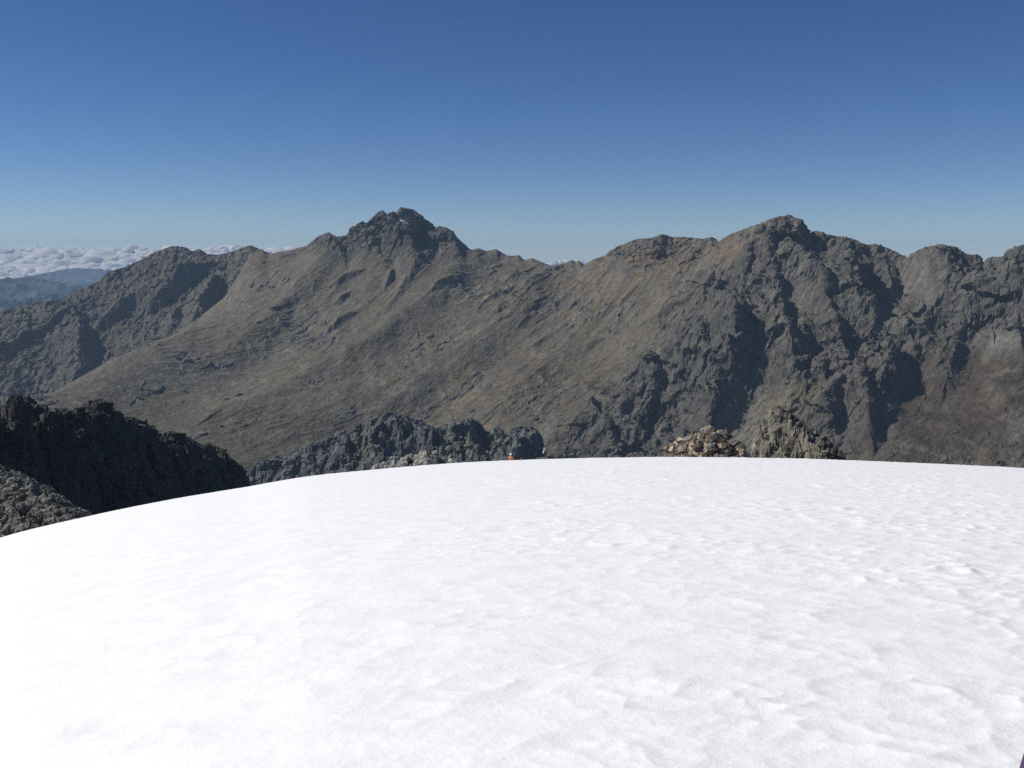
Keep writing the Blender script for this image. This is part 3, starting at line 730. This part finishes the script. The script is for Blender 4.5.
def outcrop(name, prof, r, thick, bw, col_fn, seed, hmax_drop, nx=420, nr=300, bsz=(2.0, .8), bamp=(1.2, .5), stones=0, pal=None):
    """a rocky knoll with its own outline, standing on the far side of the snow crest"""
    us = [p[0] for p in prof]; u0, u1 = us[0], us[-1]
    az0 = float(ray(u0, 450)[0]); az1 = float(ray(u1, 450)[0])
    pad = (az1 - az0) * 0.12
    az = np.linspace(az0 - pad, az1 + pad, nx); rr = np.linspace(r - thick, r + thick, nr)
    A, R = np.meshgrid(az, rr); X = R * np.sin(A); Y = R * np.cos(A)
    sa, ste = ray(np.array(us), np.array([p[1] for p in prof]))
    T = np.interp(az, sa, ste)
    T = np.where((az < az0) | (az > az1), T - np.minimum(np.abs(az - az0), np.abs(az - az1)) * 3, T)
    base = snow_z(X, Y) - 3.0
    top = T[None] * r
    fall = np.clip(np.abs(R - r) / thick, 0, 1)
    hgt = np.maximum(top - (snow_z(X, Y)), -2)
    Z = snow_z(X, Y) + hgt * (1 - fall ** 1.5) - 3.5 * fall
    b1, i1, e1 = blocks(X, Y, bsz[0], seed, 0.9); b2, i2, e2 = blocks(X + 7, Y * 1.3, bsz[1], seed + 1, 0.9)
    rel = b1 * bamp[0] + b2 * bamp[1] + (ridged(X, Y, bsz[0] * 2.2, 4, seed + 2) - .4) * bamp[0] * 1.1
    rel -= 0.35 * bamp[0] * sstep(e1, 0.12, 0.0)
    Z += rel * np.clip((hgt + 3) / 5, 0, 1) * (1 - fall ** 3)
    for it in range(3):
        E = (Z / R); k = E.argmax(0)
        e = E.max(0); dz = smooth1(T - e, 3) * r
        Z += dz[None] * np.exp(-((R - rr[k][None]) / (thick * .45)) ** 2)
    U, V = to_px(X, Y, Z)
    c = col_fn(X, Y, U, V, i1, i2)
    X, Y, Z = push_out(X, Y, Z, bsz[0] * 1.3, bamp[0] * 0.6, 5, seed + 7, (bsz[0] * .8, bamp[0] * .35))
    o = grid_mesh(name, X, Y, Z, mat_near, c)
    if stones:
        # loose angular blocks bedded all over the knoll, part of the same jumbled mass
        rnd = random.Random(seed); vs = []; fs = []; cs = []
        jj0 = int(nx * .12); kk = np.gradient(Z, axis=0)
        for q in range(stones):
            j = rnd.randint(jj0, nx - jj0 - 1); k = rnd.randint(int(nr * .12), int(nr * .56))
            if U[k, j] < u0 or Z[k, j] / R[k, j] < -0.215: continue
            sz = bsz[1] * (0.22 + 1.15 * rnd.random() ** 2.8)
            M_ = Matrix.Rotation(rnd.uniform(-.9, .9), 3, 'X') @ Matrix.Rotation(rnd.uniform(-.7, .7), 3, 'Y') @ Matrix.Rotation(rnd.random() * 6.3, 3, 'Z')
            b0 = len(vs); p = Vector((X[k, j], Y[k, j], Z[k, j] - sz * .1))
            dims = Vector((sz * rnd.uniform(.7, 1.3), sz * rnd.uniform(.5, .9), sz * rnd.uniform(.22, .5)))
            for cz in (-1, 1):
                for (cx, cy) in ((-1, -.6), (.2, -1), (1, -.3), (.7, .9), (-.7, .8)):
                    w = Vector((cx * rnd.uniform(.7, 1.1) * dims.x, cy * rnd.uniform(.7, 1.1) * dims.y, cz * rnd.uniform(.7, 1.1) * dims.z))
                    vs.append(tuple(p + M_ @ w))
            fs += [tuple(b0 + t for t in f) for f in ((4, 3, 2, 1, 0), (5, 6, 7, 8, 9), (0, 1, 6, 5), (1, 2, 7, 6), (2, 3, 8, 7), (3, 4, 9, 8), (4, 0, 5, 9))]
            t = rnd.random(); cc = pal[int(t * len(pal))]; g = rnd.uniform(.8, 1.2)
            cs += [[cc[0] * g, cc[1] * g, cc[2] * g, 1]] * 10
        me = bpy.data.meshes.new('stones'); me.from_pydata(vs, [], fs); me.update()
        at = me.color_attributes.new('rock', 'FLOAT_COLOR', 'POINT'); at.data.foreach_set('color', np.array(cs, np.float32).reshape(-1))
        me.materials.append(mat_near)
        so = bpy.data.objects.new('loose_stones', me); C.objects.link(so); so.parent = o; so['kind'] = 'stuff'
    return o
def col_brown(X, Y, U, V, i1, i2):
    n = fbm(X, Y, 3.0, 4, 911)
    c = np.zeros(X.shape + (3,)) + np.array([0.22, 0.18, 0.125])
    c = mixc(c, sstep(i2, .45, .6), (0.36, 0.31, 0.22)); c = mixc(c, sstep(i2, .3, .15), (0.15, 0.10, 0.065))
    c = mixc(c, sstep(i1, .78, .9), (0.48, 0.43, 0.34)); c = mixc(c, sstep(n, .1, .4) * .5, (0.17, 0.15, 0.085))
    return c
o = outcrop('rock_outcrop', [(660,462),(664,456),(668,449),(673,446),(680,442),(688,439),(696,436),(701,431),(706,429),(713,431),(722,433),(730,439),(736,442),(741,449),(746,456),(750,463)], 200, 18, 1, col_brown, 901, 0, bsz=(2.3, 1.0), bamp=(1.5, .6), stones=2600, pal=[(.44,.37,.27),(.30,.235,.155),(.19,.135,.085),(.22,.18,.11),(.12,.10,.08),(.34,.27,.18),(.15,.14,.12),(.13,.13,.125),(.22,.21,.19)])
tag(o, 'brown and cream jumbled rock mound rising behind the snow crest', 'rock outcrop')
def col_grey(X, Y, U, V, i1, i2):
    n = fbm(X, Y, 3.0, 4, 921)
    c = np.zeros(X.shape + (3,)) + np.array([0.22, 0.225, 0.195])
    c = mixc(c, sstep(i2, .5, .7), (0.33, 0.33, 0.29)); c = mixc(c, sstep(i1, .3, .1), (0.14, 0.15, 0.15))
    c = mixc(c, blob(U, V, [(426,454,8,4,.8)]), (0.29, 0.25, 0.215))
    return c * (1 + .3 * n)[..., None]
o = outcrop('rock_outcrop', [(362,474),(368,470),(374,466),(386,463),(392,458),(398,457),(402,459),(408,455),(418,455),(422,451),(428,450.5),(436,453),(440,458),(446,460),(450,456),(456,459),(462,463),(470,466)], 150, 12, 1, col_grey, 931, 0, bsz=(2.4, .8), bamp=(0.8, .3), stones=260, pal=[(.26,.27,.24),(.20,.21,.19),(.30,.30,.27)])
tag(o, 'pale grey low rock outcrop with rounded slabs left of the orange climber', 'rock outcrop')
def col_yel(X, Y, U, V, i1, i2):
    n = fbm(X, Y, 14.0, 5, 941)
    c = np.zeros(X.shape + (3,)) + np.array([0.175, 0.165, 0.138])
    c = mixc(c, sstep(n, .0, .4), (0.25, 0.225, 0.18)); c = mixc(c, sstep(i2, .3, .1), (0.09, 0.085, 0.075))
    return c
crag_sky = [(715,500),(736,466),(744,459),(750,448),(755,438),(761,428),(767,418),(773,409),(778,406),(784,409),(790,413),(798,418),(806,424),(814,431),(822,437),(830,446),(838,452),(846,466),(870,510)]
ctrl_cr = []
for (u, v, r) in [(715,500,960),(736,466,930),(752,443,890),(767,418,850),(778,406,820),(798,418,760),(822,437,700),(846,466,650),(870,510,620)]:
    p = pt(u, v, r); ctrl_cr.append((u, v, r))
    for (dx, dy, dz) in ((-8, -50, -26), (-20, -150, -100), (30, 60, -35), (60, 150, -110)):
        q = p + np.array([dx, dy, dz]); uu, vv = to_px(*q); ctrl_cr.append((uu, vv, math.hypot(q[0], q[1])))
def relief_cr(X, Y, U, V, R):
    b1, i1, e1 = blocks(X, Y, 15.0, 951); b2, i2, e2 = blocks(X + 3, Y, 5.0, 952)
    return b1 * 8 + b2 * 3 + (ridged(X, Y, 60, 5, 953) - .4) * 9
def colour_cr(X, Y, Z, U, V, slope):
    b1, i1, e1 = blocks(X, Y, 5.0, 952)
    return col_yel(X, Y, U, V, i1, i1)
o, _ = terrain('rock_crag', 715, 870, 560, 1050, 420, 520, ctrl_cr, crag_sky, [([(757,436),(764,450),(768,462)], 10, 20, 5), ([(790,414),(800,432),(806,452)], 12, 24, 6)], relief_cr, colour_cr, mat_mid, corr_w=90, corr_k=3, corr_max=20, smooth=1e-6, rough=[(22, 4, 6, 1600, (17, 4)), (8, 1.5, 4, 1610, (6, 1.5))])
tag(o, 'yellowish weathered crag right of the brown rock mound', 'rock crag')
def col_tan(X, Y, U, V, i1, i2):
    c = np.zeros(X.shape + (3,)) + np.array([0.13, 0.12, 0.105])
    return mixc(c, sstep(i2, .3, .1), (0.12, 0.105, 0.09))
LEDGE_R = 172.0
o = outcrop('rock_ledge', [(531,463),(536,458.3),(541,457.2),(546,456.6),(552,456.9),(558,458),(563,463)], LEDGE_R, 6, 1, col_tan, 961, 0, nx=160, nr=120, bsz=(1.6, .6), bamp=(0.35, .15))
tag(o, 'thin tan rock ledge under the standing person in green', 'rock ledge')

# ---- snow patch on the summit
def snow_patch(at, label):
    Xm, Ym, Zm = MG
    U, V = to_px(Xm, Ym, Zm)
    d = np.hypot(U - at[0], V - at[1]); Rm = np.hypot(Xm, Ym)
    k0, j0 = np.unravel_index(np.where(d < 1.6, Rm, 1e9).argmin(), d.shape)
    c = Vector((Xm[k0, j0], Ym[k0, j0], Zm[k0, j0]))
    bm = bmesh.new(); bmesh.ops.create_icosphere(bm, subdivisions=4, radius=1)
    rot = Matrix.Rotation(RAD(28), 3, 'Y') @ Matrix.Rotation(RAD(-38), 3, 'X')
    for v in bm.verts:
        k = 1 + .35 * mnoise.noise(v.co * 2.2) + .15 * mnoise.noise(v.co * 6)
        v.co = c + Vector((0, -3, 0)) + rot @ Vector((v.co.x * 21 * k, v.co.y * 9 * k, v.co.z * 3.5))
    me = bpy.data.meshes.new('snow_patch'); bm.to_mesh(me); bm.free(); me.materials.append(mat_snow)
    me.polygons.foreach_set('use_smooth', np.ones(len(me.polygons), bool))
    o = bpy.data.objects.new('snow_patch', me); C.objects.link(o)
    return tag(o, label, 'snow patch')
snow_patch((405, 223), 'small white snow patch high on the twin-peaked rocky summit')

# ================================================================== CLOUDS (beyond the haze)
mat_cloud = bpy.data.materials.new('cloud'); mat_cloud.use_nodes = True
nt = mat_cloud.node_tree; b = nt.nodes['Principled BSDF']
b.inputs['Base Color'].default_value = (0.98, 0.955, 0.90, 1); b.inputs['Roughness'].default_value = 1.0; b.inputs['Specular IOR Level'].default_value = 0.0
tr = nt.nodes.new('ShaderNodeBsdfTranslucent'); tr.inputs['Color'].default_value = (0.98, 0.955, 0.90, 1)
ms = nt.nodes.new('ShaderNodeMixShader'); ms.inputs['Fac'].default_value = 0.5
nt.links.new(b.outputs[0], ms.inputs[1]); nt.links.new(tr.outputs[0], ms.inputs[2])
nt.links.new(ms.outputs[0], [x for x in nt.nodes if x.type == 'OUTPUT_MATERIAL'][0].inputs['Surface'])
n = nt.nodes.new('ShaderNodeTexNoise'); n.inputs['Scale'].default_value = 0.006; n.inputs['Detail'].default_value = 6
geo = nt.nodes.new('ShaderNodeNewGeometry'); nt.links.new(geo.outputs['Position'], n.inputs['Vector'])
bp = nt.nodes.new('ShaderNodeBump'); bp.inputs['Distance'].default_value = 25.0; bp.inputs['Strength'].default_value = 0.2
nt.links.new(n.outputs['Fac'], bp.inputs['Height']); nt.links.new(bp.outputs[0], b.inputs['Normal'])
def cloud_bank(name, spans, seed, label):
    rnd = random.Random(seed)
    bm = bmesh.new()
    for (u0, u1, v0, v1, n_, rmin, rmax) in spans:
        for i in range(n_):
            t = rnd.random(); u = u0 + (u1 - u0) * t
            yy = 0.0
            rad = rmin + (rmax - rmin) * rnd.random() ** 2
            vt = v0 + (v1 - v0) * (rnd.random() ** 1.2) + 1.6 * math.sin(u * .13) + 1.2 * math.sin(u * .31 + 1)
            yy = 35200 - (vt - 248) * 105 + rnd.random() * 500     # the bank steps up away from the viewer
            p = pt(u, vt, yy / math.cos(float(ray(u, 255)[0]))); p[2] -= rad
            ret = bmesh.ops.create_icosphere(bm, subdivisions=3, radius=1.0)
            sx = rad * (1.0 + rnd.random() * .9)
            for v in ret['verts']:
                q = v.co.copy()
                d = 1 + 0.32 * mnoise.noise(q * 1.3 + Vector((i * 7.1, 0, 0))) + 0.26 * mnoise.noise(q * 2.9 + Vector((0, i * 3.7, 0))) + 0.20 * mnoise.noise(q * 6.3 + Vector((0, 0, i * 2.3)))
                v.co = Vector((p[0] + q.x * sx * d, p[1] + q.y * sx * d, p[2] + q.z * rad * (d if q.z > 0 else d * 0.7)))
    me = bpy.data.meshes.new(name); bm.to_mesh(me); bm.free()
    me.polygons.foreach_set('use_smooth', np.ones(len(me.polygons), bool))
    me.materials.append(mat_cloud)
    o = bpy.data.objects.new(name, me); C.objects.link(o)
    return tag(o, label, 'cloud', kind='stuff')
cloud_bank('clouds', [(-120,175,248.5,278,300,260,620),(-120,170,249,256,120,110,300),(150,300,246.5,262,130,150,380)], 5, 'long low bank of cream cumulus clouds on the horizon at left')
cloud_bank('clouds', [(520,600,261,270,90,90,200)], 8, 'faint small clouds on the horizon in the saddle')

# ================================================================== PEOPLE
def skin_body(name, verts, edges, radii, mat, parent, root=0, sub=2):
    me = bpy.data.meshes.new(name); me.from_pydata(verts, edges, []); me.update()
    o = bpy.data.objects.new(name, me); C.objects.link(o)
    me.materials.append(mat)
    sk = o.modifiers.new('skin', 'SKIN')
    if not me.skin_vertices: me.skin_vertices.new()
    for i, rd in enumerate(radii):
        s = me.skin_vertices[0].data[i]; s.radius = rd if isinstance(rd, tuple) else (rd, rd); s.use_root = (i == root)
    sk.use_smooth_shade = True
    ss = o.modifiers.new('sub', 'SUBSURF'); ss.levels = sub; ss.render_levels = sub
    o.parent = parent
    return o
def ball(name, c, rad, mat, parent, cut=None, sub=3):
    bm = bmesh.new(); bmesh.ops.create_icosphere(bm, subdivisions=sub, radius=1)
    for v in bm.verts: v.co = Vector((v.co.x * rad[0] + c[0], v.co.y * rad[1] + c[1], v.co.z * rad[2] + c[2]))
    if cut is not None:
        bmesh.ops.bisect_plane(bm, geom=bm.verts[:] + bm.edges[:] + bm.faces[:], plane_co=cut[0], plane_no=cut[1], clear_outer=True)
    me = bpy.data.meshes.new(name); bm.to_mesh(me); bm.free()
    me.polygons.foreach_set('use_smooth', np.ones(len(me.polygons), bool)); me.materials.append(mat)
    o = bpy.data.objects.new(name, me); C.objects.link(o); o.parent = parent
    if cut is not None:
        sm = o.modifiers.new('thick', 'SOLIDIFY'); sm.thickness = 0.012
    return o
skin_m = plain_material('skin', (0.42, 0.26, 0.18), 0.5); boot_m = plain_material('dark_boot', (0.04, 0.035, 0.03), 0.6)
def person(loc, face, jacket_m, trouser_m, hat_m, label, hat='helmet', lean=0.0):
    e = bpy.data.objects.new('person', None); C.objects.link(e)
    e.location = loc; e.rotation_euler = (0, 0, face); tag(e, label, 'person')
    # -Y is forward for the figure
    arm = [(0.19, 0, 1.43), (0.30, 0.02, 1.16), (0.20, -0.20, 1.02), (0.15, -0.28, 1.04)]
    V_ = [(0, 0, 0.95), (0, 0, 1.15), (0, 0, 1.38), (0, -.005, 1.50), (0, -.02, 1.60), (0, -.02, 1.71)]
    Rr = [(.15, .11), (.14, .10), (.17, .11), (.055, .055), (.085, .095), (.07, .085)]
    E = [(0, 1), (1, 2), (2, 3), (3, 4), (4, 5)]
    for s in (-1, 1):
        b0 = len(V_)
        V_ += [(s * .19, 0, 1.42), (s * .27, .02, 1.16), (s * .22, -.20, 1.03), (s * .20, -.28, 1.03)]
        Rr += [.062, .045, .034, .030]; E += [(2, b0), (b0, b0 + 1), (b0 + 1, b0 + 2), (b0 + 2, b0 + 3)]
        for f_ in range(4):   # fingers
            k = len(V_); ox = (f_ - 1.5) * .022
            V_ += [(s * .20 + ox, -.32, 1.025), (s * .20 + ox, -.36 + abs(f_ - 1.3) * .006, 1.01), (s * .20 + ox, -.375 + abs(f_ - 1.3) * .006, .985)]
            Rr += [.010, .009, .008]; E += [(b0 + 3, k), (k, k + 1), (k + 1, k + 2)]
        k = len(V_); V_ += [(s * .155, -.30, 1.02), (s * .145, -.335, 1.005)]; Rr += [.011, .009]; E += [(b0 + 3, k), (k, k + 1)]
        h0 = len(V_)
        V_ += [(s * .10, 0, .90), (s * .12, -.03, .50), (s * .13, .03, .10), (s * .14, -.12, .035)]
        Rr += [.095, .062, .045, .035]; E += [(0, h0), (h0, h0 + 1), (h0 + 1, h0 + 2), (h0 + 2, h0 + 3)]
    skin_body('body', V_, E, Rr, skin_m, e)
    # jacket over torso and arms
    V_ = [(0, 0, .86), (0, 0, 1.12), (0, 0, 1.38), (0, 0, 1.49)]
    Rr = [(.185, .14), (.18, .135), (.20, .14), (.085, .085)]; E = [(0, 1), (1, 2), (2, 3)]
    for s in (-1, 1):
        b0 = len(V_); V_ += [(s * .20, 0, 1.42), (s * .285, .02, 1.16), (s * .23, -.19, 1.03)]
        Rr += [.085, .068, .052]; E += [(2, b0), (b0, b0 + 1), (b0 + 1, b0 + 2)]
    skin_body('jacket', V_, E, Rr, jacket_m, e)
    V_ = [(0, 0, .92)]; Rr = [(.165, .125)]; E = []
    for s in (-1, 1):
        h0 = len(V_); V_ += [(s * .105, 0, .84), (s * .12, -.03, .50), (s * .13, .03, .14)]
        Rr += [.115, .085, .072]; E += [(0, h0), (h0, h0 + 1), (h0 + 1, h0 + 2)]
    skin_body('trousers', V_, E, Rr, trouser_m, e)
    for s in (-1, 1):
        skin_body('boot', [(s * .13, .04, .16), (s * .13, .03, .06), (s * .14, -.14, .045)], [(0, 1), (1, 2)], [.062, .062, .05], boot_m, e)
    ball('nose', (0, -.122, 1.625), (.014, .020, .022), skin_m, e, sub=2)
    for s in (-1, 1):
        ball('ear', (s * .093, -.01, 1.63), (.012, .02, .03), skin_m, e, sub=2)
        ball('eye', (s * .032, -.098, 1.655), (.012, .010, .010), boot_m, e, sub=2)
    if hat == 'helmet':
        ball('helmet', (0, -.01, 1.665), (.128, .148, .128), hat_m, e, cut=((0, 0, 1.655), (0, -.15, -1)))
    else:
        ball('hair', (0, .005, 1.66), (.105, .118, .115), hat_m, e, cut=((0, -.03, 1.62), (0, -1.2, -1)))
    return e
orange = plain_material('orange_fabric', (0.40, 0.17, 0.08), 0.85)
white_sh = plain_material('white_shell', (0.80, 0.80, 0.84), 0.35, 0.03)
dark_cl = plain_material('dark_fabric', (0.03, 0.03, 0.04), 0.8)
green_cl = plain_material('green_fabric', (0.10, 0.24, 0.19), 0.8)
hair_m = plain_material('reddish_hair', (0.10, 0.04, 0.03), 0.6)
def on_snow(u, r):
    a, _ = ray(u, 458); x, y = r * math.sin(a), r * math.cos(a)
    return (x, y, float(snow_z(np.array([x]), np.array([y]))[0]))
px_, py_, pz_ = on_snow(510.8, 106)
person((px_, py_, pz_), RAD(150), orange, dark_cl, white_sh, 'person in orange jacket and white helmet just beyond the snow crest')
a, te = ray(545.9, 456.3)
e2 = person((LEDGE_R * math.sin(a), LEDGE_R * math.cos(a), LEDGE_R * te - 0.03), RAD(40), green_cl, dark_cl, hair_m, 'tiny person in green jacket holding a white sheet beside the orange climber', hat='hair')
# the white sheet the second person holds
def sheet(loc, face):
    bm = bmesh.new(); nx, nz = 8, 14
    vs = [[bm.verts.new(((i / nx - .5) * .22 + .22 * (j / nz), 0.03 * math.sin(i * 1.7 + j * .5), j / nz * 1.05)) for i in range(nx + 1)] for j in range(nz + 1)]
    for j in range(nz):
        for i in range(nx): bm.faces.new((vs[j][i], vs[j][i + 1], vs[j + 1][i + 1], vs[j + 1][i]))
    me = bpy.data.meshes.new('cloth'); bm.to_mesh(me); bm.free(); me.materials.append(white_sh)
    me.polygons.foreach_set('use_smooth', np.ones(len(me.polygons), bool))
    o = bpy.data.objects.new('cloth', me); C.objects.link(o); o.location = loc; o.rotation_euler = (0, 0, face)
    sm = o.modifiers.new('t', 'SOLIDIFY'); sm.thickness = 0.01
    return tag(o, 'white cloth held upright at the side of the person in green', 'cloth')
a, te = ray(543.1, 454.6)
sheet(((LEDGE_R - .35) * math.sin(a), (LEDGE_R - .35) * math.cos(a), (LEDGE_R) * te + 0.25), 0)

# ---- purple bag edge at the lower right corner
def bag():
    purple = plain_material('purple_fabric', (0.06, 0.025, 0.085), 0.8, 0.2, 60)
    a, te = ray(1033, 790); 
    rr_ = np.linspace(1.2, 20, 3000); zz = snow_z(rr_ * math.sin(a), rr_ * math.cos(a))
    k = np.argmax(zz >= rr_ * te); r = rr_[k]
    e = bpy.data.objects.new('backpack', None); C.objects.link(e)
    e.location = (r * math.sin(a), r * math.cos(a), zz[k] - 0.02); e.rotation_euler = (0, RAD(6), RAD(20))
    tag(e, 'dark purple fabric edge at the bottom right corner on the snow', 'bag')
    def rbox(name, c, s, bev, mat):
        bm = bmesh.new(); bmesh.ops.create_cube(bm, size=1)
        for v in bm.verts:
            t = 1 - .25 * (v.co.z + .5); v.co = Vector((v.co.x * s[0] * t + c[0], v.co.y * s[1] * t + c[1], v.co.z * s[2] + c[2]))
        bmesh.ops.bevel(bm, geom=bm.edges[:], offset=bev, segments=4, affect='EDGES')
        me = bpy.data.meshes.new(name); bm.to_mesh(me); bm.free(); me.materials.append(mat)
        me.polygons.foreach_set('use_smooth', np.ones(len(me.polygons), bool))
        o = bpy.data.objects.new(name, me); C.objects.link(o); o.parent = e; return o
    rbox('main_compartment', (0, 0, .10), (.16, .12, .20), .04, purple)
    rbox('front_pocket', (0, -.075, .09), (.11, .05, .12), .018, purple)
    rbox('lid', (0.012, 0, .195), (.10, .11, .05), .02, purple)
    return e
bag()

# ================================================================== AIR
def haze_box():
    x0, x1, y0, y1, z0, z1 = -32000, 32000, -32000, 30000, -2900, 420
    me = bpy.data.meshes.new('haze')
    v = [(x, y, z) for x in (x0, x1) for y in (y0, y1) for z in (z0, z1)]
    f = [(0, 1, 3, 2), (4, 6, 7, 5), (0, 4, 5, 1), (2, 3, 7, 6), (0, 2, 6, 4), (1, 5, 7, 3)]
    me.from_pydata(v, [], f); me.update()
    m = bpy.data.materials.new('haze_air'); m.use_nodes = True; nt = m.node_tree; nt.nodes.clear()
    out = nt.nodes.new('ShaderNodeOutputMaterial'); pv = nt.nodes.new('ShaderNodeVolumePrincipled')
    pv.inputs['Color'].default_value = (0.52, 0.74, 1.0, 1); pv.inputs['Density'].default_value = HAZE; pv.inputs['Anisotropy'].default_value = 0.0
    nt.links.new(pv.outputs[0], out.inputs['Volume'])
    me.materials.append(m)
    o = bpy.data.objects.new('haze', me); C.objects.link(o)
    tag(o, kind='stuff')
haze_box()
